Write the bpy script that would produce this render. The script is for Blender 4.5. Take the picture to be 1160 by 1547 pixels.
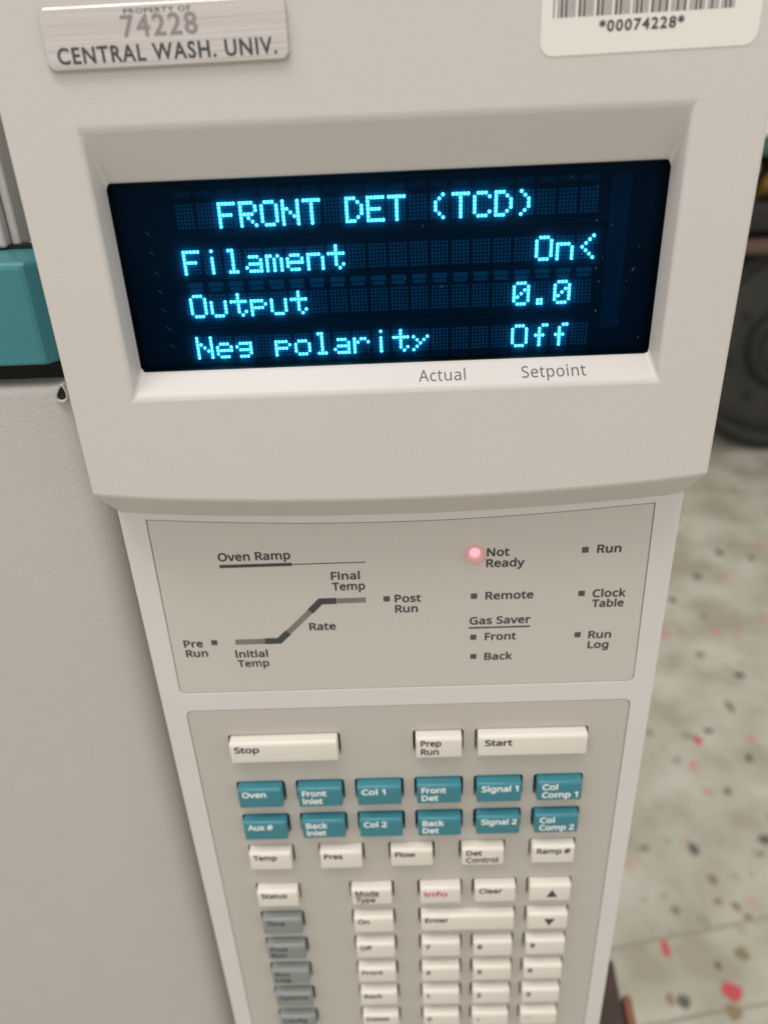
import bpy, bmesh, math, random
from mathutils import Vector, Matrix
random.seed(7)
S = bpy.context.scene
for o in list(bpy.data.objects): bpy.data.objects.remove(o)
C = S.collection
R = math.radians
MM = 0.001

# ------------------------------------------------------------------ camera
cam = bpy.data.cameras.new('camera'); co = bpy.data.objects.new('camera', cam); C.objects.link(co)
F = 1162.0
d = Vector((101, 2185, F)).normalized()
r = Vector((50000, -1693, -F)); r -= r.dot(d)*d; r.normalize()
n = r.cross(d)
M = Matrix(((r.x, -r.y, -r.z, 0.00081), (n.x, -n.y, -n.z, -0.16929), (-d.x, d.y, d.z, 0.08754), (0, 0, 0, 1)))
co.matrix_world = M
cam.sensor_fit = 'VERTICAL'; cam.sensor_height = 34.6; cam.lens = F/1547*34.6
cam.clip_start = 0.005; cam.clip_end = 50
cam.dof.use_dof = True; cam.dof.focus_distance = 0.176; cam.dof.aperture_fstop = 26/2.2
S.camera = co

# ------------------------------------------------------------------ light of the room
w = bpy.data.worlds.new("World"); S.world = w; w.use_nodes = True
nt = w.node_tree; bg = nt.nodes['Background']
tc = nt.nodes.new('ShaderNodeTexCoord'); sx = nt.nodes.new('ShaderNodeSeparateXYZ')
mr = nt.nodes.new('ShaderNodeMapRange'); mr.inputs[1].default_value = -0.7; mr.inputs[2].default_value = 0.8
cr = nt.nodes.new('ShaderNodeValToRGB')
cr.color_ramp.elements[0].color = (0.55, 0.52, 0.49, 1); cr.color_ramp.elements[1].color = (0.86, 0.835, 0.80, 1)
e_ = cr.color_ramp.elements.new(0.5); e_.color = (1.0, 0.965, 0.92, 1)
nt.links.new(tc.outputs['Generated'], sx.inputs[0]); nt.links.new(sx.outputs['Z'], mr.inputs[0])
nt.links.new(mr.outputs[0], cr.inputs[0]); nt.links.new(cr.outputs[0], bg.inputs[0]); bg.inputs[1].default_value = 1.05

def area(name, loc, target, sx_, sy_, energy, col):
    l = bpy.data.lights.new(name, 'AREA'); l.shape = 'RECTANGLE'; l.size = sx_; l.size_y = sy_
    l.energy = energy; l.color = col
    o = bpy.data.objects.new(name, l); C.objects.link(o); o.location = loc
    o.rotation_euler = (Vector(target)-Vector(loc)).to_track_quat('-Z', 'Y').to_euler()
    return o
area('ceiling_light', (-0.25, -0.50, 1.45), (0, 0, 0), 1.2, 0.30, 13, (1.0, 0.955, 0.90))
area('ceiling_light', (1.6, 1.2, 1.75), (1.5, 1.2, 0), 1.2, 0.60, 6, (1.0, 0.97, 0.90))

S.view_settings.view_transform = 'Standard'; S.view_settings.look = 'None'
S.view_settings.exposure = 0; S.view_settings.gamma = 1

# ------------------------------------------------------------------ materials
def srgb(r_, g, b):
    f = lambda c: (c/255/12.92) if c/255 <= 0.04045 else ((c/255+0.055)/1.055)**2.4
    return (f(r_), f(g), f(b), 1)
def mat(name, col, rough=0.5, metal=0.0, bump=None, spec=0.5, mottled=None, coat=0.0):
    m = bpy.data.materials.new(name); m.use_nodes = True
    N = m.node_tree; p = N.nodes['Principled BSDF']
    p.inputs['Base Color'].default_value = col; p.inputs['Roughness'].default_value = rough
    p.inputs['Metallic'].default_value = metal; p.inputs['Specular IOR Level'].default_value = spec
    p.inputs['Coat Weight'].default_value = coat
    t = N.nodes.new('ShaderNodeTexCoord')
    if mottled:
        sc, amt = mottled
        nz = N.nodes.new('ShaderNodeTexNoise'); nz.inputs['Scale'].default_value = sc; nz.inputs['Detail'].default_value = 4
        N.links.new(t.outputs['Object'], nz.inputs['Vector'])
        mx = N.nodes.new('ShaderNodeMix'); mx.data_type = 'RGBA'
        mx.inputs[6].default_value = tuple(c*(1-amt) for c in col[:3])+(1,)
        mx.inputs[7].default_value = tuple(min(1, c*(1+amt)) for c in col[:3])+(1,)
        N.links.new(nz.outputs[0], mx.inputs[0]); N.links.new(mx.outputs[2], p.inputs['Base Color'])
    if bump:
        sc, st = bump[:2]; dist = bump[2] if len(bump) > 2 else 0.00005
        nz = N.nodes.new('ShaderNodeTexNoise'); nz.inputs['Scale'].default_value = sc; nz.inputs['Detail'].default_value = 2
        N.links.new(t.outputs['Object'], nz.inputs['Vector'])
        b = N.nodes.new('ShaderNodeBump'); b.inputs['Strength'].default_value = st; b.inputs['Distance'].default_value = dist
        N.links.new(nz.outputs[0], b.inputs['Height']); N.links.new(b.outputs[0], p.inputs['Normal'])
    return m
def emit(name, col, s):
    m = bpy.data.materials.new(name); m.use_nodes = True; N = m.node_tree
    p = N.nodes['Principled BSDF']; p.inputs['Base Color'].default_value = (0.02, 0.02, 0.02, 1)
    p.inputs['Emission Color'].default_value = col; p.inputs['Emission Strength'].default_value = s
    return m
plastic = mat('moulded_plastic', (0.605, 0.57, 0.545, 1), 0.42, bump=(1900, 0.55, 0.00008), mottled=(40, 0.03))
framepl = mat('frame_plastic', (0.65, 0.62, 0.60, 1), 0.38, bump=(2600, 0.25, 0.00005), mottled=(30, 0.03))
film = mat('panel_film', (0.56, 0.527, 0.487, 1), 0.30, bump=(2600, 0.8, 0.00006), mottled=(1500, 0.05))
keyfilm = mat('keypad_film', (0.495, 0.462, 0.422, 1), 0.42, bump=(3000, 0.4, 0.00004), mottled=(1200, 0.04))
keywhite = mat('white_key_plastic', (0.76, 0.71, 0.645, 1), 0.38, bump=(3000, 0.15, 0.00003))
keyteal = mat('teal_key_plastic', (0.040, 0.215, 0.27, 1), 0.34, bump=(3000, 0.15, 0.00003))
keygrey = mat('grey_key_plastic', (0.235, 0.26, 0.25, 1), 0.36, bump=(3000, 0.15, 0.00003))
inkdark = mat('dark_ink', (0.05, 0.054, 0.056, 1), 0.5)
inkgrey = mat('grey_ink', (0.10, 0.095, 0.095, 1), 0.5)
inkwhite = mat('white_ink', (0.80, 0.82, 0.80, 1), 0.45)
inkpink = mat('pink_ink', (0.62, 0.06, 0.17, 1), 0.45)
inkled = mat('smoked_lens', (0.075, 0.08, 0.078, 1), 0.35)
inkramp = mat('ramp_lens', (0.19, 0.185, 0.165, 1), 0.35, mottled=(180, 0.25))
doorpaint = mat('textured_door_paint', (0.48, 0.458, 0.432, 1), 0.40, bump=(1250, 0.7, 0.00022), mottled=(60, 0.03))
tealpaint = mat('teal_paint', (0.038, 0.205, 0.23, 1), 0.38, bump=(1300, 0.45, 0.00015), mottled=(100, 0.08))
black = mat('dark_interior', (0.008, 0.008, 0.007, 1), 0.85)  # near-black for shade in gaps and the hem hole, also dark parts
wellm = mat('key_well', (0.05, 0.048, 0.045, 1), 0.8)
coverm = mat('cover_plastic', (0.55, 0.52, 0.49, 1), 0.5, bump=(1500, 0.2))
greym = mat('grey_metal', (0.20, 0.195, 0.19, 1), 0.45)
alum = mat('brushed_aluminium', (0.60, 0.555, 0.53, 1), 0.30, metal=0.95, bump=(900, 0.7, 0.00012), mottled=(260, 0.16))
N_ = alum.node_tree                                   # brush lines along the plate
for q in N_.nodes:
    if q.type == 'TEX_NOISE':
        mp = N_.nodes.new('ShaderNodeMapping'); mp.inputs['Scale'].default_value = (0.04, 1, 2.5)
        tcn = [z for z in N_.nodes if z.type == 'TEX_COORD'][0]
        N_.links.new(tcn.outputs['Object'], mp.inputs[0]); N_.links.new(mp.outputs[0], q.inputs['Vector'])
paper = mat('label_paper', (0.80, 0.765, 0.72, 1), 0.4)
rubber = mat('black_rubber', (0.009, 0.009, 0.008, 1), 0.6, mottled=(8, 0.3))
hubm = mat('olive_grey_disc', (0.024, 0.023, 0.017, 1), 0.5, mottled=(9, 0.6))
rust = mat('rusty_brown_steel', (0.10, 0.055, 0.035, 1), 0.6, mottled=(9, 0.4))
brass = mat('brass', (0.45, 0.27, 0.06, 1), 0.35, metal=0.6)
greenm = mat('dark_green_paint', (0.02, 0.10, 0.07, 1), 0.4)
woodd = mat('dark_stained_wood', (0.045, 0.018, 0.012, 1), 0.5, mottled=(60, 0.5))
woodl = mat('reddish_wood', (0.22, 0.085, 0.045, 1), 0.5, mottled=(80, 0.35))
phos = emit('lit_phosphor', (0.36, 0.85, 0.90, 1), 15.0)
board = mat('phosphor_board', (0.004, 0.022, 0.04, 1), 0.5)
padback = mat('pad_grey', (0.01, 0.07, 0.12, 1), 0.5)
padglow = emit('grid_pad_glow', (0.010, 0.08, 0.15, 1), 0.22);  # grid pads carry a faint painted-in glow
unlitglow = emit('unlit_dot_glow', (0.012, 0.10, 0.19, 1), 0.6)  # weak emission added so the unlit dots show
for m_ in (padglow, unlitglow): m_.node_tree.nodes['Principled BSDF'].inputs['Base Color'].default_value = (0.03, 0.17, 0.24, 1)
redled = emit('red_lamp', (1.0, 0.30, 0.35, 1), 2.3)
# tinted glass of the display filter
glass = bpy.data.materials.new('display_filter_glass'); glass.use_nodes = True; N = glass.node_tree
for q in list(N.nodes):
    if q.type == 'BSDF_PRINCIPLED': N.nodes.remove(q)
tr = N.nodes.new('ShaderNodeBsdfTransparent'); tr.inputs[0].default_value = (0.08, 0.37, 0.50, 1)
gl = N.nodes.new('ShaderNodeBsdfGlossy'); gl.inputs['Roughness'].default_value = 0.12; gl.inputs[0].default_value = (0.8, 0.9, 1, 1)
fr = N.nodes.new('ShaderNodeFresnel'); fr.inputs[0].default_value = 1.09
ms = N.nodes.new('ShaderNodeMixShader')
N.links.new(fr.outputs[0], ms.inputs[0]); N.links.new(tr.outputs[0], ms.inputs[1]); N.links.new(gl.outputs[0], ms.inputs[2])
N.links.new(ms.outputs[0], N.nodes['Material Output'].inputs[0])
def diffuser(name, col, amount):                     # clear sheet that scatters a little of the light passing through
    m = bpy.data.materials.new(name); m.use_nodes = True; N = m.node_tree
    for q in list(N.nodes):
        if q.type == 'BSDF_PRINCIPLED': N.nodes.remove(q)
    a = N.nodes.new('ShaderNodeBsdfTransparent'); b = N.nodes.new('ShaderNodeBsdfTranslucent'); b.inputs[0].default_value = col
    x = N.nodes.new('ShaderNodeMixShader'); x.inputs[0].default_value = amount
    N.links.new(a.outputs[0], x.inputs[1]); N.links.new(b.outputs[0], x.inputs[2]); N.links.new(x.outputs[0], N.nodes['Material Output'].inputs[0])
    return m
tubehalo = diffuser('tube_halo_glass', (0.03, 0.45, 1.0, 1), 0.19)
lamphalo = diffuser('lamp_halo_film', (1.0, 0.70, 0.70, 1), 0.45)

# ------------------------------------------------------------------ helpers
def tag(o, label=None, cat=None, group=None, kind=None):
    if label: o['label'] = label
    if cat: o['category'] = cat
    if group: o['group'] = group
    if kind: o['kind'] = kind
    return o
def empty(name, loc, label, cat):
    o = bpy.data.objects.new(name, None); o.location = loc; o.empty_display_size = 0.02; C.objects.link(o)
    return tag(o, label, cat)
def link(name, me, m, parent=None, loc=(0, 0, 0), rot=(0, 0, 0)):
    if m and not me.materials: me.materials.append(m)
    o = bpy.data.objects.new(name, me); C.objects.link(o); o.location = loc; o.rotation_euler = rot
    if parent: o.parent = parent
    return o
def smooth(me, on=True):
    for p in me.polygons: p.use_smooth = on
def bm_obj(name, bm, m, parent=None, loc=(0, 0, 0), rot=(0, 0, 0), sm=False):
    me = bpy.data.meshes.new(name); bmesh.ops.recalc_face_normals(bm, faces=bm.faces); bm.to_mesh(me); bm.free()
    if sm: smooth(me)
    return link(name, me, m, parent, loc, rot)
def bevelled(o, wd, seg=3, ang=30):
    b = o.modifiers.new('bevel', 'BEVEL'); b.width = wd; b.segments = seg; b.limit_method = 'ANGLE'; b.angle_limit = R(ang)
    b.harden_normals = False
    smooth(o.data)
    wn = o.modifiers.new('wn', 'WEIGHTED_NORMAL'); wn.keep_sharp = False
    return o
def box(bm, x0, x1, y0, y1, z0, z1):
    g = bmesh.ops.create_cube(bm, size=1)
    for v in g['verts']:
        v.co = Vector(((x0+x1)/2+v.co.x*(x1-x0), (y0+y1)/2+v.co.y*(y1-y0), (z0+z1)/2+v.co.z*(z1-z0)))
    return g['verts']
def rrect(x0, x1, z0, z1, rad, n_=5):
    pts = []
    for cx, cz, a0 in ((x1-rad, z1-rad, 0), (x0+rad, z1-rad, 90), (x0+rad, z0+rad, 180), (x1-rad, z0+rad, 270)):
        for i in range(n_+1):
            a = R(a0+90*i/n_); pts.append((cx+rad*math.cos(a), cz+rad*math.sin(a)))
    return pts
def plate(name, loops, yf, thick, m, parent, bev=0.0, res=2, loc=(0, 0, 0), rot=(0, 0, 0)):
    """flat plate in the XZ plane (front face at yf, holes = further loops), mm in"""
    cu = bpy.data.curves.new(name, 'CURVE'); cu.dimensions = '2D'; cu.fill_mode = 'BOTH'
    cu.extrude = (thick/2-bev)*MM; cu.bevel_depth = bev*MM; cu.bevel_resolution = res
    cu.offset = -bev*MM
    for lp in loops:
        sp = cu.splines.new('POLY'); sp.points.add(len(lp)-1); sp.use_cyclic_u = True
        for i, (x, z) in enumerate(lp): sp.points[i].co = (x*MM, z*MM, 0, 1)
    t = bpy.data.objects.new('tmp', cu); C.objects.link(t)
    bpy.context.view_layer.update()
    me = bpy.data.meshes.new_from_object(t.evaluated_get(bpy.context.evaluated_depsgraph_get()))
    bpy.data.objects.remove(t); bpy.data.curves.remove(cu)
    me.transform(Matrix.Translation((0, (yf+thick/2)*MM, 0)) @ Matrix.Rotation(R(90), 4, 'X'))
    me.materials.clear(); me.name = name
    return link(name, me, m, parent, loc, rot)
_tc = {}
try:                                                  # Blender's own bundled sans; its built-in face otherwise
    SANS = bpy.data.fonts.load(bpy.utils.system_resource('DATAFILES', path='fonts') + '/NotoSansHebrew-Regular.woff2')
except Exception:
    SANS = None
def text_mesh(s, bold, cap, width, thick=0.03, gap=1.0, sans=True):
    key = (s, bold, cap, width, sans)
    if key in _tc: return _tc[key]
    cu = bpy.data.curves.new('t', 'FONT'); cu.body = s.replace('I', 'l') if sans and SANS else s; cu.size = 1; cu.resolution_u = 3   # this face's capital I has serifs
    cu.extrude = 0.001; cu.space_character = gap
    if sans and SANS: cu.font = SANS
    t = bpy.data.objects.new('tmp', cu); C.objects.link(t); bpy.context.view_layer.update()
    me = bpy.data.meshes.new_from_object(t.evaluated_get(bpy.context.evaluated_depsgraph_get()))
    bpy.data.objects.remove(t); bpy.data.curves.remove(cu); me.materials.clear()
    # bold weight: the strokes are thickened by laying the outline over itself in a small circle
    src = me; vs = []; fs = []; nv = len(src.vertices)
    offs = [(0, 0)]+[(math.cos(R(a))*bold, math.sin(R(a))*bold) for a in range(0, 360, 45)] if bold > 0.012 else [(0, 0)]
    for i, (ox, oy) in enumerate(offs):
        vs += [(v.co.x+ox, v.co.y+oy, v.co.z+i*0.0001) for v in src.vertices]
        fs += [tuple(i*nv+j for j in p.vertices) for p in src.polygons]
    me = bpy.data.meshes.new('lettering'); me.from_pydata(vs, [], fs); me.update(); bpy.data.meshes.remove(src)
    if bold <= 0.012: bold = 0
    xs = [v.co.x for v in me.vertices]; x0, x1 = min(xs), max(xs)
    sxx = (width*MM)/(x1-x0); sz = cap*MM/((CAP[1] if sans and SANS else CAP[0])+2*bold)
    for v in me.vertices:
        x, y, z = v.co; v.co = Vector(((x-x0)*sxx, -z/0.001*thick*MM/2, (y+bold)*sz))
    me.name = 'lettering'; _tc[key] = me
    return me
def cap_height(f=None):
    cu = bpy.data.curves.new('t', 'FONT'); cu.body = 'H'; cu.size = 1
    if f: cu.font = f
    t = bpy.data.objects.new('tmp', cu); C.objects.link(t); bpy.context.view_layer.update()
    me = bpy.data.meshes.new_from_object(t.evaluated_get(bpy.context.evaluated_depsgraph_get()))
    h = max(v.co.y for v in me.vertices); bpy.data.objects.remove(t); bpy.data.curves.remove(cu); return h
CAP = (cap_height(), cap_height(SANS) if SANS else 0)
def text(s, x, y, z, cap, width, m, parent, name='legend', bold=0.018, gap=1.0, rot=(0, 0, 0), lab=None, sans=True):
    o = link(name, text_mesh(s, bold, cap, width, gap=gap, sans=sans), None, parent, (x*MM, y*MM, z*MM), rot)
    if not o.data.materials: o.data.materials.append(m)
    elif o.data.materials[0] != m:
        o.material_slots[0].link = 'OBJECT'; o.material_slots[0].material = m
    if lab: o['label'] = lab
    return o

# ------------------------------------------------------------------ floor and what stands on it
FZ = -1.0
def camray(px, py, z):
    """where the ground plane at height z lies for a spot measured in the photograph"""
    v = Vector((px-580, py-773.5, F)); dv = Vector((v.dot(r), v.dot(n), -v.dot(d)))
    t = (z-0.08754)/dv.z; return Vector((0.00081, -0.16929, 0.08754))+dv*t
bm = bmesh.new()
for v in ((-12, -6, FZ), (14, -6, FZ), (14, 20, FZ), (-12, 20, FZ)): bm.verts.new(v)
bm.faces.new(bm.verts)
fl = bpy.data.materials.new('terrazzo'); fl.use_nodes = True; N = fl.node_tree; p = N.nodes['Principled BSDF']
tcn = N.nodes.new('ShaderNodeTexCoord')
def noise(sc, det=3):
    q = N.nodes.new('ShaderNodeTexNoise'); q.inputs['Scale'].default_value = sc; q.inputs['Detail'].default_value = det
    N.links.new(tcn.outputs['Object'], q.inputs['Vector']); return q
def ramp(src, a, b, ca, cb):
    q = N.nodes.new('ShaderNodeValToRGB'); e = q.color_ramp.elements
    e[0].position = a; e[1].position = b; e[0].color = ca; e[1].color = cb
    N.links.new(src, q.inputs[0]); return q
base = ramp(noise(9, 5).outputs[0], 0.35, 0.65, (0.31, 0.28, 0.21, 1), (0.455, 0.445, 0.37, 1))
prev = base.outputs[0]
def chipset(scale, thr, col, seed):
    global prev
    mp = N.nodes.new('ShaderNodeMapping'); mp.inputs['Location'].default_value = (seed, seed*1.7, 0)
    N.links.new(tcn.outputs['Object'], mp.inputs[0])
    vo = N.nodes.new('ShaderNodeTexVoronoi'); vo.inputs['Scale'].default_value = scale; vo.inputs['Randomness'].default_value = 1
    N.links.new(mp.outputs[0], vo.inputs['Vector'])
    nz = N.nodes.new('ShaderNodeSeparateColor'); N.links.new(vo.outputs['Color'], nz.inputs[0])
    # size of each chip from its cell's own value: most cells have none
    mm = N.nodes.new('ShaderNodeMapRange'); mm.inputs[1].default_value = 1-thr; mm.inputs[2].default_value = 1
    mm.inputs[3].default_value = 0; mm.inputs[4].default_value = 0.42
    N.links.new(nz.outputs[0], mm.inputs[0])
    sb = N.nodes.new('ShaderNodeMath'); sb.operation = 'SUBTRACT'; N.links.new(mm.outputs[0], sb.inputs[0]); N.links.new(vo.outputs['Distance'], sb.inputs[1])
    st = N.nodes.new('ShaderNodeMapRange'); st.inputs[1].default_value = 0; st.inputs[2].default_value = 0.08
    N.links.new(sb.outputs[0], st.inputs[0])
    mx = N.nodes.new('ShaderNodeMix'); mx.data_type = 'RGBA'; mx.inputs[7].default_value = col
    sc_ = N.nodes.new('ShaderNodeMath'); sc_.operation = 'MULTIPLY'; sc_.inputs[1].default_value = 0.55
    N.links.new(st.outputs[0], sc_.inputs[0])
    N.links.new(sc_.outputs[0], mx.inputs[0]); N.links.new(prev, mx.inputs[6]); prev = mx.outputs[2]
chipset(22, 0.10, (0.24, 0.20, 0.12, 1), 0.3)
chipset(27, 0.09, (0.16, 0.17, 0.14, 1), 3.1)
chipset(24, 0.10, (0.50, 0.24, 0.20, 1), 5.7)
chipset(40, 0.30, (0.27, 0.25, 0.18, 1), 8.7)
N.links.new(prev, p.inputs['Base Color']); p.inputs['Roughness'].default_value = 0.45
floor = bm_obj('floor', bm, fl); tag(floor, 'pale speckled terrazzo floor with red, brown and dark chips', kind='structure')
chipmats = {'r': mat('red_chip', (0.48, 0.055, 0.06, 1), 0.45), 'p': mat('pink_chip', (0.50, 0.22, 0.19, 1), 0.45),
            'k': mat('dark_chip', (0.085, 0.095, 0.075, 1), 0.45), 'b': mat('brown_chip', (0.22, 0.165, 0.09, 1), 0.45)}
chips = [(1107,1500,17,'r'),(1004,1432,10,'r'),(1047,1282,11,'k'),(1038,1270,6,'p'),(1053,1118,10,'r'),(1069,1104,8,'k'),(1046,1157,9,'p'),
 (1134,1116,9,'p'),(1131,1146,9,'k'),(1066,1194,8,'p'),(1098,1196,7,'k'),(1156,1268,13,'k'),(1077,1329,9,'b'),(1020,1375,10,'b'),(1085,1362,7,'b'),
 (1111,1369,8,'b'),(973,1281,9,'b'),(1121,1442,12,'b'),(1031,1513,13,'k'),(1011,1509,8,'b'),(1084,1458,6,'k'),(1107,1530,12,'b'),(1057,990,9,'b'),
 (1116,1019,9,'k'),(1004,958,8,'p'),(1081,955,7,'p'),(1151,933,9,'p'),(1101,1068,11,'b'),(1015,906,8,'k'),(981,1107,7,'b'),(1086,835,9,'k'),
 (1053,871,9,'k'),(1095,871,8,'p'),(1134,843,7,'k'),(1145,823,8,'p'),(1060,930,6,'b'),(1118,953,6,'p'),(1130,1385,7,'b'),(1148,1290,6,'b')]
for (px, py, s, k) in chips:
    c = camray(px, py, FZ); dist = (c-Vector((0, -0.169, 0.0875))).length
    rad = s*dist/F*0.80
    bm = bmesh.new(); kk = random.randint(6, 8); a0 = random.random()*6; top = []; bot = []
    st_ = random.uniform(0.75, 1.35)
    for i in range(kk):
        a = a0+i*2*math.pi/kk; q = rad*random.uniform(0.65, 1.15)
        x = q*math.cos(a)*st_; y = q*math.sin(a)/st_*1.25
        top.append(bm.verts.new((x*0.94, y*0.94, 0.0006))); bot.append(bm.verts.new((x, y, -0.002)))
    bm.faces.new(top)
    for i in range(kk): bm.faces.new((top[i], bot[i], bot[(i+1) % kk], top[(i+1) % kk]))
    bm_obj('terrazzo_chip', bm, chipmats[k], floor, (c.x, c.y, FZ))
# two hairline seams
def seam(a, b, wd):
    A = camray(*a, FZ); B = camray(*b, FZ); dv = (B-A).normalized(); pr = Vector((-dv.y, dv.x, 0))
    A -= dv*0.3; B += dv*0.8
    bm = bmesh.new(); L = (B-A).length; K = 24; vs = []
    for i in range(K+1):
        c = A+dv*L*i/K; ww = wd*random.uniform(0.5, 1.3); j = random.uniform(-1, 1)*0.0015
        vs.append((bm.verts.new((c.x+pr.x*(ww+j), c.y+pr.y*(ww+j), 0.0004)), bm.verts.new((c.x-pr.x*(ww-j), c.y-pr.y*(ww-j), 0.0004))))
    for i in range(K): bm.faces.new((vs[i][0], vs[i+1][0], vs[i+1][1], vs[i][1]))
    bm_obj('floor_seam', bm, mat('seam_dirt', (0.27, 0.235, 0.15, 1), 0.6), floor, (0, 0, FZ))
seam((930, 1433), (1160, 1385), 0.0019); seam((985, 1547), (1160, 1517), 0.0019)

# cart with a big black wheel, standing behind the instrument to the right
cart = empty('equipment_cart', (1.26, 2.28, FZ), 'equipment cart on a big black wheel with olive grey disc, at the right edge', 'cart')
wr = 0.345; bm = bmesh.new()
def ring(bm, prof, axis_y=True, K=64):
    rows = []
    for (rad, y) in prof:
        rows.append([bm.verts.new((rad*math.cos(2*math.pi*i/K), y, rad*math.sin(2*math.pi*i/K))) for i in range(K)])
    for a, b in zip(rows, rows[1:]):
        for i in range(K): bm.faces.new((a[i], a[(i+1) % K], b[(i+1) % K], b[i]))
    return rows
ring(bm, [(wr-0.060, -0.02), (wr-0.05, -0.05), (wr-0.015, -0.06), (wr, -0.035), (wr, 0.035), (wr-0.015, 0.06), (wr-0.05, 0.05), (wr-0.06, 0.02)])
tyre = bm_obj('wheel', bm, rubber, cart, (0, 0, wr), sm=True)
bm = bmesh.new(); rw = ring(bm, [(wr-0.059, -0.02), (wr-0.11, -0.032), (0.15, -0.014), (0.11, -0.02), (0.055, -0.06), (0.02, -0.065)]); bm.faces.new(rw[-1])
hub = bm_obj('hub_disc', bm, hubm, tyre, sm=True)
bm = bmesh.new(); ring(bm, [(0.14, -0.025), (0.13, -0.045), (0.10, -0.045), (0.09, -0.02)]); bm_obj('hub_ring', bm, rubber, tyre, sm=True)
for i in range(8):
    bm = bmesh.new(); ring(bm, [(0.001, -0.012), (0.012, -0.012), (0.014, -0.008), (0.014, 0.01)], K=12)
    a = i*math.pi/4+0.2; bm_obj('wheel_bolt', bm, rubber, tyre, (0.19*math.cos(a), -0.02, 0.19*math.sin(a)), sm=True)
bm = bmesh.new(); box(bm, -0.40, 0.8, -0.12, -0.06, 0.655, 0.690); bevelled(bm_obj('frame_rail', bm, rust, cart), 0.006)
bm = bmesh.new(); box(bm, -0.45, 0.9, 0.10, 0.55, 0.10, 0.90); bevelled(bm_obj('tool_chest', bm, black, cart), 0.02)
bm = bmesh.new(); box(bm, -0.42, 0.8, -0.05, 0.08, 0.70, 0.785); bevelled(bm_obj('dark_tray', bm, rubber, cart), 0.012)
for i in range(9):
    bm = bmesh.new(); ring(bm, [(0.001, -0.07), (0.020, -0.07), (0.026, -0.06), (0.026, -0.015), (0.013, 0), (0.013, 0.04)], K=20)
    bm_obj('brass_fitting', bm, brass, cart, (-0.32+i*0.075, 0.0, 0.815+0.03*(i % 2)), (R(-40), 0, 0.3*i), sm=True)
bm = bmesh.new(); box(bm, -0.4, 0.8, 0.02, 0.4, 0.905, 0.950); bevelled(bm_obj('green_box', bm, greenm, cart), 0.006)
bm = bmesh.new(); box(bm, -0.4, 0.8, 0.05, 0.4, 0.955, 1.05); bevelled(bm_obj('pale_carton', bm, paper, cart), 0.006)

# wooden stool legs below right
def prism(pts, z0, z1, m, name, parent):
    bm = bmesh.new(); a = [bm.verts.new((x, y, z0)) for x, y in pts]; b = [bm.verts.new((x, y, z1)) for x, y in pts]
    bm.faces.new(a); bm.faces.new(b)
    for i in range(len(pts)): bm.faces.new((a[i], a[(i+1) % len(pts)], b[(i+1) % len(pts)], b[i]))
    return bevelled(bm_obj(name, bm, m, parent), 0.002, 2)
ws = empty('wooden_crate', (0.10, 0.12, FZ), 'dark stained wooden crate with reddish corner batten, low beside the keypad column', 'crate')
def loc(p): return (p[0]-0.10, p[1]-0.12)
prism([loc(q) for q in ((0.02, 0.161), (0.1385, 0.1615), (0.131, 0.05), (0.02, 0.05))], 0.0, 0.55, woodd, 'side_board', ws)
prism([loc(q) for q in ((0.1378, 0.138), (0.1445, 0.138), (0.138, 0.05), (0.1325, 0.05))], 0.0, 0.549, woodl, 'corner_batten', ws)

# ------------------------------------------------------------------ the instrument
gc = empty('gas_chromatograph', (0, 0, -0.36), 'beige laboratory instrument with glowing blue display, status lamps and keypad column', 'lab instrument')
OFF = Vector((0, 0, 0.36))
def fix():
    for o in gc.children: o.location += OFF
# cabinet behind the front
bm = bmesh.new(); box(bm, -0.0700, 0.0700, 0.0062, 0.42, -0.36, 0.135)
for v in bm.verts: pass
cab = bm_obj('cabinet', bm, framepl, gc); bevelled(cab, 0.0015)
# front frame with two openings
led_top = [(63.7-i*127.4/16, -2.3-3.2*math.sin(math.pi*i/16)**0.8) for i in range(17)]
def ledloop(g):
    pts = [(x*(1+g/64), z+g) for x, z in led_top]
    rad = 1.6
    pts[0] = (63.7+g-0.4, -2.6+g); pts[-1] = (-63.7-g+0.4, -2.6+g)
    lo = [q for q in rrect(-63.9-g, 64.1+g, -58.9-g, -20, rad) if q[1] < -30]
    return pts+lo
KP = (-63.4, 64.1, -236, -65.8)
def keyloop(g): return rrect(KP[0]-g, KP[1]+g, KP[2]-g, KP[3]+g, 1.8+g)
outer = [(-70, -360), (70, -360), (70, 20), (-70, 20)]
fr_ = plate('panel_frame', [outer, ledloop(0.22), keyloop(0.2)], 0.0, 6.0, framepl, gc, bev=0.16, res=2)
# rounded vertical edges of the front
for s in (-1, 1):
    pass
# indicator panel film
ip = plate('indicator_panel', [ledloop(0.0)], 0.12, 2.5, film, gc, bev=0.05)
# keypad plate with a hole per key
cx = [-45.35+18.2*i for i in range(6)]
rows = [-75.7, -94.8, -109.1, -123.4, -142.3, -157.0, -171.5, -186.0, -200.4, -215.0]
cx2 = [-45.3, -22.5, 0.25, 23.0, 45.6]
W = 13.6
keys = [('Stop', -36.25, 31.8, 0, 'w'), ('Prep/Run', cx[3], W, 0, 'w'), ('Start', 36.6, 31.8, 0, 'w')]
for t, c in zip(['Oven', 'Front/Inlet', 'Col 1', 'Front/Det', 'Signal 1', 'Col/Comp 1'], cx): keys.append((t, c, W, 1, 't'))
for t, c in zip(['Aux #', 'Back/Inlet', 'Col 2', 'Back/Det', 'Signal 2', 'Col/Comp 2'], cx): keys.append((t, c, W, 2, 't'))
for t, c in zip(['Temp', 'Pres', 'Flow', 'Det/Control', 'Ramp #'], cx2): keys.append((t, c, W, 3, 'w'))
for i, t in enumerate(['Status', 'Time', 'Post/Run', 'Run/Log', 'Options', 'Config']): keys.append((t, cx[0]+0.3, W, 4+i, 'w' if i == 0 else 'g'))
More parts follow.
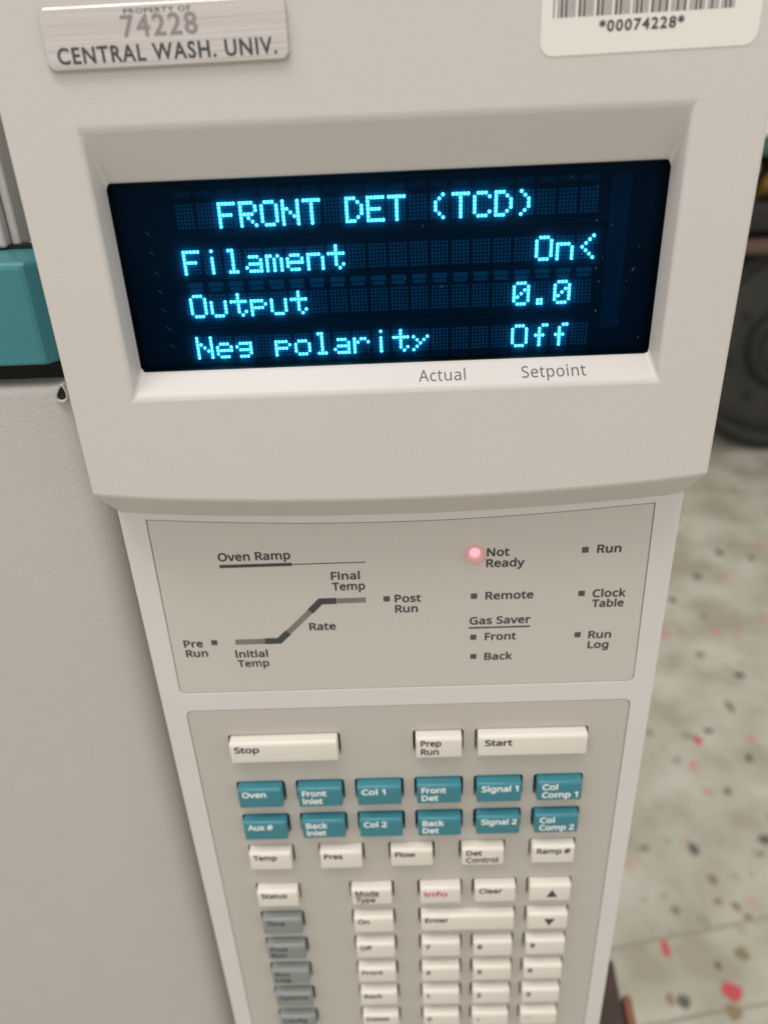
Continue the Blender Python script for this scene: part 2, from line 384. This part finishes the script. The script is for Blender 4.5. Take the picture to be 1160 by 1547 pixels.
for i, t in enumerate(['Mode/Type', 'On', 'Off', 'Front', 'Back', 'Delete']): keys.append((t, -13.6, W, 4+i, 'w'))
keys += [('Info', cx[3], W, 4, 'w'), ('Clear', cx[4], W, 4, 'w'), ('UP', cx[5], W, 4, 'w'), ('Enter', 18.4, 31.8, 5, 'w'), ('DOWN', cx[5], W, 5, 'w')]
for rr, row in enumerate(('789', '456', '123', '0.-')):
    for t, c in zip(row, cx[3:]): keys.append((t, c, W, 6+rr, 'w'))
holes = [rrect(c-w_/2-0.65, c+w_/2+0.65, rows[rw]-8.3, rows[rw]+0.35, 1.0, 3) for (_, c, w_, rw, _) in keys]
kp = plate('keypad_plate', [keyloop(0.0)]+holes, 0.10, 2.0, keyfilm, gc, bev=0.10)
# raised thin lip around each hole
kb = bmesh.new(); box(kb, -0.0640, 0.0648, 0.0045, 0.0058, -0.2365, -0.0650)
bm_obj('key_board', kb, wellm, gc)
# keys
km = {}
def key_mesh(w_, m):
    k = (round(w_, 1), m.name)
    if k in km: return km[k]
    bm = bmesh.new()
    # side profile (y, z) from the back top round the shoulder to the lower front lip
    prof = [(3.8, 0.0), (-1.7, -0.08), (-2.3, -0.20), (-2.7, -0.42), (-2.93, -0.75), (-3.02, -1.15), (-3.03, -2.0), (-3.03, -7.2), (-2.95, -7.6), (-2.7, -7.85), (3.8, -7.9)]
    L = []; Rr = []; e = []
    for x_, lst in ((-1, L), (1, Rr)):
        for (y, z) in prof:
            hw = w_/2-0.03*max(0, -y)
            lst.append(bm.verts.new((x_*hw*MM, y*MM, z*MM)))
    bm.faces.new(L); bm.faces.new(list(reversed(Rr)))
    for i in range(len(prof)-1): bm.faces.new((L[i], Rr[i], Rr[i+1], L[i+1]))
    bmesh.ops.recalc_face_normals(bm, faces=bm.faces)
    side = [ed for ed in bm.edges if len(ed.link_faces) == 2 and (len(ed.link_faces[0].verts) > 4) != (len(ed.link_faces[1].verts) > 4)]
    bmesh.ops.bevel(bm, geom=side, offset=0.35*MM, segments=2, profile=0.5, affect='EDGES')
    me = bpy.data.meshes.new('key'); bm.to_mesh(me); bm.free(); smooth(me)
    me.materials.append(m); km[k] = me; return me
KM = {'w': keywhite, 't': keyteal, 'g': keygrey}; KN = {'w': 'white', 't': 'teal', 'g': 'grey'}
TW = {'Stop': 7.4, 'Prep': 6.0, 'Run': 5.3, 'Start': 8.1, 'Oven': 7.3, 'Front': 7.5, 'Inlet': 6.1, 'Col 1': 7.3, 'Col 2': 7.3, 'Det': 5.1, 'Signal 1': 11.1, 'Signal 2': 11.1,
      'Col': 4.7, 'Comp 1': 10.9, 'Comp 2': 10.9, 'Aux #': 7.9, 'Back': 6.7, 'Temp': 7.6, 'Pres': 6.0, 'Flow': 6.6, 'Control': 10.3, 'Ramp #': 10.7,
      'Status': 8.6, 'Time': 6.5, 'Post': 6.2, 'Log': 5.3, 'Options': 10.8, 'Config': 9.0, 'Mode': 7.9, 'Type': 6.6, 'On': 4.0, 'Off': 4.2, 'Delete': 8.6,
      'Info': 7.7, 'Clear': 7.7, 'Enter': 8.1}
for (t, c, w_, rw, k) in keys:
    sayn = {'UP': 'an up arrow', 'DOWN': 'a down arrow', '.': 'a full stop', '-': 'a minus sign'}.get(t, t.replace('/', ' '))
    o = link('key', key_mesh(w_, KM[k]), None, gc, ((c+random.uniform(-0.08, 0.08))*MM, random.uniform(-0.12, 0.12)*MM, (rows[rw]-0.05+random.uniform(-0.06, 0.06))*MM), (R(random.uniform(-0.8, 0.8)), R(random.uniform(-0.35, 0.35)), 0))
    o['label'] = '%s key marked %s' % (KN[k], sayn)
    ink = {'w': inkdark, 't': inkwhite, 'g': inkdark}[k]
    if t == 'Info': ink = inkpink
    x0 = -w_/2+1.4; yt = -3.06
    if t in ('Start',): x0 = -w_/2+1.9
    if t in ('Col/Comp 1', 'Col/Comp 2', 'Ramp #', 'Front/Det', 'Back/Det', 'Prep/Run', 'Signal 1', 'Signal 2', 'Info'): x0 = -w_/2+1.45
    if t in ('UP', 'DOWN'):
        a = 1.9; s = 1 if t == 'UP' else -1
        tri = [(0.6-a, -4.2-s*1.7), (0.6+a, -4.2-s*1.7), (0.6, -4.2+s*1.9)]
        if s > 0: pass
        q = plate('arrow_mark', [tri], yt, 0.05, inkdark, o); continue
    lines = t.split('/')
    for li, s in enumerate(lines):
        zb = -3.25-li*3.3 if len(lines) > 1 else -3.35
        if rw == 0 and t != 'Prep/Run': zb = -3.75
        if t == 'Info': zb = -4.3
        if s in '0123456789':
            text(s, x0, yt, -3.9, 2.5, 1.75 if s != '1' else 1.1, ink, o, bold=0.036)
        elif s == '.': plate('dot_mark', [rrect(x0+0.6, x0+1.5, -4.1, -3.3, 0.3, 2)], yt, 0.05, inkdark, o)
        elif s == '-': plate('minus_mark', [rrect(x0+0.2, x0+2.9, -3.2, -2.9, 0.1, 2)], yt, 0.05, inkdark, o)
        else:
            text(s, x0, yt, zb, 2.4, TW[s], ink, o, bold=0.030)
        if s == 'Mode': plate('underline', [rrect(x0, x0+TW[s], zb-0.6, zb-0.3, 0.05, 1)], yt, 0.05, ink, o)

# indicator legends
LT = [('Oven Ramp', -47, -28.2, -15.4), ('Final', -18.3, -10.7, -22.2), ('Temp', -18.2, -9.5, -25.5), ('Post', -1.9, 5.1, -29.9), ('Run', -1.9, 4.2, -33.2), ('Rate', -25.3, -18.1, -38.2),
 ('Pre', -60.3, -55.0, -42.8), ('Run', -60.2, -54.1, -46.1), ('Initial', -46.5, -37.5, -46.8), ('Temp', -46.3, -37.5, -50.1), ('Not', 22.2, 28.0, -16.5), ('Ready', 22.1, 32.0, -19.8),
 ('Remote', 22.1, 34.8, -29.9), ('Gas Saver', 18.0, 34.4, -37.9), ('Front', 22.2, 30.7, -43.3), ('Back', 22.2, 29.9, -50.1), ('Run', 50.3, 56.5, -16.5), ('Clock', 50.3, 59.0, -30.2),
 ('Table', 50.4, 58.8, -33.4), ('Run', 50.3, 56.5, -43.7), ('Log', 50.4, 56.1, -47.1)]
for (s, a, b, z) in LT:
    text(s, a, 0.08, z+0.05, 2.5, b-a, inkdark, ip, bold=0.027, gap=1.03)
lens_me = None
for (x, z) in [(-4.0, -28.6), (-51.8, -41.3), (19.1, -28.6), (19.1, -42.1), (19.2, -48.7), (47.3, -15.4), (47.4, -28.8), (47.4, -42.3)]:
    if lens_me is None:
        q = plate('indicator_lens', [rrect(-0.85, 0.85, -0.85, 0.85, 0.15, 2)], 0.07, 0.1, inkled, ip, loc=(x*MM, 0, z*MM)); lens_me = q.data
    else: link('indicator_lens', lens_me, None, ip, (x*MM, 0, z*MM))
# lit lamp
bm = bmesh.new(); bmesh.ops.create_uvsphere(bm, u_segments=24, v_segments=12, radius=1.35*MM)
for v in bm.verts: v.co.y *= 0.55
lamp = bm_obj('red_lamp', bm, redled, ip, (19.1*MM, 0.05*MM, -15.1*MM), sm=True); lamp['label'] = 'glowing pinkish red lamp beside Not Ready'
bm = bmesh.new(); vs = [bm.verts.new((3.1*MM*math.cos(i*math.pi/16), 0, 3.1*MM*math.sin(i*math.pi/16))) for i in range(32)]; bm.faces.new(vs)
bm_obj('lamp_halo_disc', bm, lamphalo, ip, (19.1*MM, -1.15*MM, -15.1*MM))  # added disc floating before the lamp to spread its halo
def bar(pts, wd, m, name, y=0.075):
    """ribbon along points, mitred"""
    P_ = [Vector((x, z)) for x, z in pts]; up = []; dn = []
    for i, q in enumerate(P_):
        d1 = (P_[i]-P_[i-1]).normalized() if i else (P_[1]-P_[0]).normalized()
        d2 = (P_[i+1]-P_[i]).normalized() if i < len(P_)-1 else d1
        b = (d1+d2).normalized(); nn = Vector((-b.y, b.x)); k = wd/2/max(0.4, nn.dot(Vector((-d1.y, d1.x))))
        up.append(tuple(q+nn*k)); dn.append(tuple(q-nn*k))
    return plate(name, [up+dn[::-1]], y, 0.08, m, ip)
bar([(-46.0, -41.35), (-37.95, -41.35)], 1.75, inkramp, 'ramp_lens')
bar([(-37.9, -41.35), (-33.9, -41.35), (-31.15, -38.6)], 1.95, inkdark, 'ramp_bend')
bar([(-31.1, -38.55), (-24.65, -31.95)], 1.65, inkramp, 'ramp_lens')
bar([(-24.6, -31.9), (-21.6, -28.75), (-17.4, -28.75)], 1.95, inkdark, 'ramp_bend')
bar([(-17.35, -28.75), (-9.5, -28.75)], 1.6, inkramp, 'ramp_lens')
bar([(-46.9, -16.9), (-28.1, -16.9)], 0.95, inkdark, 'heading_rule')
bar([(-28.08, -16.95), (-9.0, -16.95)], 0.28, inkdark, 'heading_rule')
bar([(17.8, -38.95), (34.4, -38.95)], 0.5, inkdark, 'heading_rule')

# ---- display housing
D = -12.0
TOP = 135.0
xs = [-70.0+140*i/32 for i in range(33)]
def sag(x): return max(0.0, 1-(x/70)**2)**0.85
def zf(x): return 10.7-3.7*sag(x)
def zb(x): return 0.2-3.3*sag(x)
OX, OZ0, OZ1 = 55.9, 33.4, 85.3
IX, IZ0, IZ1, IY = 54.8, 37.9, 75.6, -7.0
gx = sorted(set([round(x, 4) for x in xs if abs(abs(x)-OX) > 1.2]+[-OX, OX]))
bm = bmesh.new(); V = {}
def v3(x, y, z):
    k = (round(x, 4), round(y, 4), round(z, 4))
    if k not in V: V[k] = bm.verts.new((x*MM, y*MM, z*MM))
    return V[k]
for a, b in zip(gx, gx[1:]):
    inside = (a >= -OX-1e-6 and b <= OX+1e-6)
    bm.faces.new((v3(a, 0, zb(a)), v3(b, 0, zb(b)), v3(b, D, zf(b)), v3(a, D, zf(a))))
    bm.faces.new((v3(a, D, zf(a)), v3(b, D, zf(b)), v3(b, D, OZ0), v3(a, D, OZ0)))
    if not inside: bm.faces.new((v3(a, D, OZ0), v3(b, D, OZ0), v3(b, D, OZ1), v3(a, D, OZ1)))
    bm.faces.new((v3(a, D, OZ1), v3(b, D, OZ1), v3(b, D, TOP), v3(a, D, TOP)))
    bm.faces.new((v3(a, D, TOP), v3(b, D, TOP), v3(b, 0, TOP), v3(a, 0, TOP)))
for s in (-70.0, 70.0):
    bm.faces.new((v3(s, D, zf(s)), v3(s, D, OZ0), v3(s, D, OZ1), v3(s, D, TOP), v3(s, 0, TOP), v3(s, 0, zb(s))))
inx = [x for x in gx if -OX-1e-6 <= x <= OX+1e-6]
for (oz, iz) in ((OZ0, IZ0), (OZ1, IZ1)):
    bm.faces.new([v3(x, D, oz) for x in inx]+[v3(IX, IY, iz), v3(-IX, IY, iz)])
    bm.faces.new((v3(-IX, IY, iz), v3(IX, IY, iz), v3(IX, -1, iz), v3(-IX, -1, iz)))
for s in (-1, 1):
    bm.faces.new((v3(s*OX, D, OZ0), v3(s*OX, D, OZ1), v3(s*IX, IY, IZ1), v3(s*IX, IY, IZ0)))
    bm.faces.new((v3(s*IX, IY, IZ0), v3(s*IX, IY, IZ1), v3(s*IX, -1, IZ1), v3(s*IX, -1, IZ0)))
bm.faces.ensure_lookup_table()
for f in bm.faces:
    if all(v.co.y > -0.00701 and v.co.y < -0.0009 for v in f.verts): f.material_index = 1
house = bm_obj('display_housing', bm, plastic, gc); house.data.materials.append(black); bevelled(house, 0.0009, 4, 20)
# side cheeks joining the housing to the cabinet above the frame
bm = bmesh.new(); box(bm, -0.07, 0.07, 0.0002, 0.0062, 0.0202, 0.135); bm_obj('housing_back', bm, framepl, gc)
# words on the lower bevel
ang = math.atan2((IZ0-OZ0), (IY-D))          # slope of the bevel: rises going back
rotx = -(math.pi/2-ang)
def bevel_pt(x, f, lift=0.05):
    y = D+(IY-D)*f; z = OZ0+(IZ0-OZ0)*f
    nn = Vector((0, -math.sin(ang), math.cos(ang))); return (x*MM, (y+nn.y*lift)*MM, (z+nn.z*lift)*MM)
for s, a, b in (('Actual', 5.4, 15.4), ('Setpoint', 27.4, 41.0)):
    me = text_mesh(s, 0.006, 2.75, b-a, gap=1.05)
    o = link('legend', me, inkgrey, house, bevel_pt(a, 0.26), (rotx, 0, 0))
# ---- the display itself
disp = None
bm = bmesh.new(); box(bm, -0.0600, 0.0600, -0.0038, -0.0012, 0.0330, 0.0800)
disp = bm_obj('display_board', bm, board, gc)
bm = bmesh.new(); bm.faces.new([bm.verts.new((a*(IX*MM-1e-5), -0.0066, b)) for a, b in ((-1, IZ0*MM), (1, IZ0*MM), (1, IZ1*MM), (-1, IZ1*MM))])
gls = bm_obj('display_window', bm, glass, gc)
bm = bmesh.new(); vs = [bm.verts.new(q) for q in ((-0.0545, -0.0046, 0.0360), (0.0545, -0.0046, 0.0360), (0.0545, -0.0046, 0.0775), (-0.0545, -0.0046, 0.0775))]; bm.faces.new(vs)
bm_obj('tube_halo_glass', bm, tubehalo, gc)  # sheet added to scatter a blue halo from the lit dots
bm = bmesh.new()
for i in range(26):
    x = random.uniform(-52, 53) if i < 10 else random.uniform(41, 53); z = random.uniform(39, 74); q = random.uniform(0.05, 0.13)
    a = random.random()*3; vs = [bm.verts.new(((x+q*math.cos(a+k*2.1)*(1+k*0.3))*MM, -6.63*MM, (z+q*math.sin(a+k*2.1))*MM)) for k in range(3)]; bm.faces.new(vs)
o = bm_obj('dust_specks', bm, mat('pale_dust', (0.30, 0.42, 0.46, 1), 0.7), gls); o['kind'] = 'stuff'
FONT = {
'F':'11111 10000 10000 11110 10000 10000 10000','R':'11110 10001 10001 11110 10100 10010 10001','O':'01110 10001 10001 10001 10001 10001 01110',
'N':'10001 10001 11001 10101 10011 10001 10001','T':'11111 00100 00100 00100 00100 00100 00100','D':'11100 10010 10001 10001 10001 10010 11100',
'E':'11111 10000 10000 11110 10000 10000 11111','C':'01110 10001 10000 10000 10000 10001 01110','(':'00010 00100 01000 01000 01000 00100 00010',
')':'01000 00100 00010 00010 00010 00100 01000','i':'00100 00000 00100 00100 00100 00100 00100','l':'01100 00100 00100 00100 00100 00100 01110',
'a':'00000 00000 01110 00001 01111 10001 01111','m':'00000 00000 11010 10101 10101 10101 10101','e':'00000 00000 01110 10001 11111 10000 01110',
'n':'00000 00000 11110 10001 10001 10001 10001','t':'00100 00100 11111 00100 00100 00101 00010','u':'00000 00000 10001 10001 10001 10001 01110',
'p':'00000 00000 11110 10001 11110 10000 10000','g':'00000 00000 01111 10001 01111 00001 01110','o':'00000 00000 01110 10001 10001 10001 01110',
'r':'00000 00000 10110 11001 10000 10000 10000','y':'00000 00000 10001 01010 00100 01000 10000','<':'00001 00010 00100 01000 00100 00010 00001',
'0':'01110 10001 10011 10101 11001 10001 01110','.':'00000 00000 00000 00000 00000 01100 01100','f':'00011 00100 00100 01110 00100 00100 00100'}
LINES = ['  FRONT DET (TCD)   ', 'Filament         On<', 'Output          0.0 ', 'Neg polarity    Off ']
PX, PZ, CWX, CPX = 0.745, 0.715, 0.56, 4.28
def dots(bits, y, size, rnd):
    bm = bmesh.new()
    for j in range(7):
        for i in range(5):
            if bits[j][i] == '1':
                cxx, czz = i*PX+0.28, -j*PZ-0.28
                if rnd:
                    ctr = [bm.verts.new(((cxx+size*math.cos(R(a)))*MM, y*MM, (czz+size*math.sin(R(a)))*MM)) for a in range(0, 360, 60)]
                    bm.faces.new(ctr)
                else:
                    ctr = [bm.verts.new(((cxx+size*a)*MM, y*MM, (czz+size*b)*MM)) for a, b in ((-1, -1), (1, -1), (1, 1), (-1, 1))]
                    bm.faces.new(ctr)
    me = bpy.data.meshes.new('dots'); bm.to_mesh(me); bm.free(); return me
cellme = dots(['11111']*7, 0, 0.2, False)
lit = {}
for rr, ln in enumerate(LINES):
    for cc, ch in enumerate(ln):
        L = ((-42.75+cc*CPX)*MM, -3.92*MM, (71.25-rr*9.0)*MM)
        link('character_cell', cellme, unlitglow, disp, L)
        if ch != ' ':
            if ch not in lit: lit[ch] = dots(FONT[ch].split(), -0.12, 0.325, True)
            link('lit_character', lit[ch], phos, disp, L)
pad = None
for (z0, z1, inset) in ((55.75, 54.75, 0.2), (54.55, 53.85, 0.4), (73.6, 72.4, 0.1), (38.5, 36.9, 0.1), (46.6, 46.3, 0.1), (64.6, 64.3, 0.1)):
    bm = bmesh.new(); vs = [bm.verts.new((a*MM, 0, b*MM)) for a, b in rrect(inset, 3.55-inset, z1, z0, min(0.25, (z0-z1)/2.2), 3)]; bm.faces.new(vs)
    me = bpy.data.meshes.new('grid_pad'); bm.to_mesh(me); bm.free()
    if z0-z1 < 0.5: continue
    for cc in range(20):
        o = link('grid_pad', me, padglow if z0 > 50 and z0 < 60 else padback, disp, ((-42.75+cc*CPX)*MM, -3.90*MM, 0))
# fine grid wires and side getter strips
wire = mat('grid_wire', (0.04, 0.10, 0.12, 1), 0.4, metal=0.5)
for z in (64.9, 74.6, 56.4, 47.0, 37.8+0.9, 46.2, 65.4):
    bm = bmesh.new(); box(bm, -0.045, 0.045, -0.00430, -0.00425, z*MM, (z+0.09)*MM); bm_obj('grid_wire', bm, wire, disp)
bm = bmesh.new(); box(bm, 0.0445, 0.0485, -0.0041, -0.0039, 0.043, 0.0735); bm_obj('side_strip', bm, mat('blue_strip', (0.008, 0.06, 0.11, 1), 0.5), disp)
for i in range(7):
    z = 66-i*3.9
    bm = bmesh.new(); vs = box(bm, -0.0006, 0.0006, -0.0001, 0.0001, -0.00008, 0.00008)
    o = bm_obj('support_spring', bm, mat('teal_spring', (0.05, 0.35, 0.38, 1), 0.35, metal=0.4) if i == 0 else springm, disp, (-0.0490+0.0002*i, -0.0046, z*MM), (0, R(42), 0))
    if i == 0: springm = o.data.materials[0]

# ---- property plate and barcode sticker on the housing
pl = plate('property_plate', [rrect(-21.4, 21.4, -4.85, 4.85, 1.4, 6)], -0.9, 0.9, alum, gc, bev=0.44, res=3, loc=(-37.5*MM, (D-0.02)*MM, 99.55*MM), rot=(0, R(-0.3), 0))
for s, a, z, cap, wd, bo, m_ in (('CENTRAL WASH. UNIV.', -19.3, -3.75, 2.6, 38.6, 0.026, inkdark), ('74228', -7.2, -0.15, 3.3, 13.2, 0.022, None), ('PROPERTY OF', -6.4, 3.3, 0.75, 11.6, 0.02, inkgrey)):
    if m_ is None: m_ = mat('stamped_digits', (0.30, 0.26, 0.25, 1), 0.5, metal=0.3)
    text(s, a, -0.93, z, cap, wd, m_, pl, name='lettering', bold=bo, gap=1.15, sans=False)
st = plate('barcode_sticker', [rrect(-18.8, 18.8, -8.6, 8.6, 2.2, 6)], -0.1, 0.1, paper, gc, bev=0.02, loc=(46.45*MM, (D-0.01)*MM, 102.3*MM), rot=(0, R(-0.6), 0))
C39 = {'*': 'nwnnwnwnn', '0': 'nnnwwnwnn', '7': 'nnnwnnwnw', '4': 'nnnwwnnnw', '2': 'nnwwnnnnw', '8': 'wnnwnnwnn'}
C39['4'] = 'nnnwwnnnw'; x = 0; bars = []
for ch in '*00074228*':
    for i, e in enumerate(C39[ch]):
        ww = 2.6 if e == 'w' else 1
        if i % 2 == 0: bars.append((x, x+ww))
        x += ww
    x += 1
bm = bmesh.new(); k = 31.0/x
for a, b in bars: box(bm, (-16.8+a*k)*MM, (-16.8+b*k)*MM, -0.00013, -0.00010, -0.0029, 0.0060)
bm_obj('barcode', bm, mat('barcode_ink', (0.13, 0.12, 0.125, 1), 0.5), st)
text('*00074228*', -8.8, -0.13, -5.35, 1.75, 14.6, inkdark, st, name='lettering', bold=0.03, gap=1.2, sans=False)

# ---- oven door at the left, with its folded corner
DY = 14.0
bm = bmesh.new()
prof = [(-78.0, 34), (-78.0, DY+8.0)]
for i in range(1, 9):
    a = R(90*i/8); prof.append((-86.0+8.0*math.cos(a), DY+8.0-8.0*math.sin(a)))
prof += [(-100, DY), (-130, DY), (-200, DY), (-330, DY), (-330, 34)]
zt = [(-330, 0), (26.3, 0), (27.5, 0.2), (28.3, 0.7), (28.8, 1.6), (28.9, 3.5)]
rowsv = []
for (z, back) in zt:
    rowsv.append([bm.verts.new((x*MM, (y+(back if y < 33 else 0))*MM, z*MM)) for x, y in prof])
for a, b in zip(rowsv, rowsv[1:]):
    for i in range(len(prof)-1): bm.faces.new((a[i], a[i+1], b[i+1], b[i]))
bm.faces.new(rowsv[-1])
door = bm_obj('oven_door', bm, doorpaint, gc, sm=True)
# folded hem: short tube at the door's top corner, hole shade painted as a black cap
bm = bmesh.new(); K = 18; rowsv = []
for (sc, y) in ((0.85, 15.5), (0.85, 13.6), (0.78, 13.2), (0.64, 13.3), (0.58, 13.8)):
    rowsv.append([bm.verts.new((1.75*sc*(math.cos(2*math.pi*i/K)*(1-0.55*math.sin(2*math.pi*i/K))+0.35*math.sin(2*math.pi*i/K)+0.2)*MM, y*MM, (3.0*sc*math.sin(2*math.pi*i/K))*MM)) for i in range(K)])
for a, b in zip(rowsv, rowsv[1:]):
    for i in range(K): bm.faces.new((a[i], a[(i+1) % K], b[(i+1) % K], b[i]))
f1 = bm.faces.new(rowsv[-1]); f1.material_index = 1
hem = bm_obj('folded_corner', bm, doorpaint, door, (-83.1*MM, 0, 26.9*MM), sm=True); hem.data.materials.append(black)
# teal trim over the door
bm = bmesh.new(); sec = [(-330, 12), (-84.9, 12), (-83.9, 12.4), (-79.4, 19), (-73.2, 19), (-73.2, 40), (-330, 40)]
lv = [(34.7, 0.5), (35.2, 0), (57.3, 0), (58.2, 0.35), (58.8, 1.1), (59.0, 2.2)]
rowsv = [[bm.verts.new((x*MM, (y+(b_ if y < 39 else 0))*MM, z*MM)) for x, y in sec] for z, b_ in lv]
for a, b in zip(rowsv, rowsv[1:]):
    for i in range(len(sec)): bm.faces.new((a[i], a[(i+1) % len(sec)], b[(i+1) % len(sec)], b[i]))
bm.faces.new(rowsv[0]); bm.faces.new(rowsv[-1])
tt = bm_obj('teal_trim', bm, tealpaint, gc); bevelled(tt, 0.0006, 3, 20)
# black boxes added behind and between to stand in for the gap shade
bm = bmesh.new(); box(bm, -0.33, -0.0702, 0.031, 0.035, -0.36, 0.060); box(bm, -0.33, -0.0748, 0.0205, 0.0305, 0.0285, 0.0346); bm_obj('gap_shade_filler', bm, black, gc)
# ribbed cover above
cv = None
ribs = [(-0.33, -0.1050, 0.0265), (-0.1048, -0.0990, 0.0280), (-0.0988, -0.0950, 0.0300), (-0.0948, -0.0925, 0.0325)]
for i, (a, b, y) in enumerate(ribs):
    bm = bmesh.new(); box(bm, a, b, y, 0.050, 0.0592+0.0001*i, 0.16)
    o = bevelled(bm_obj('ribbed_cover' if i == 0 else 'rib', bm, coverm, gc if i == 0 else cv), 0.0009)
    if i == 0: cv = o
bm = bmesh.new(); box(bm, -0.0923, -0.0705, 0.042, 0.046, 0.0606, 0.16); bm_obj('grey_side_panel', bm, greym, gc)

fix()
S.render.engine = 'CYCLES'
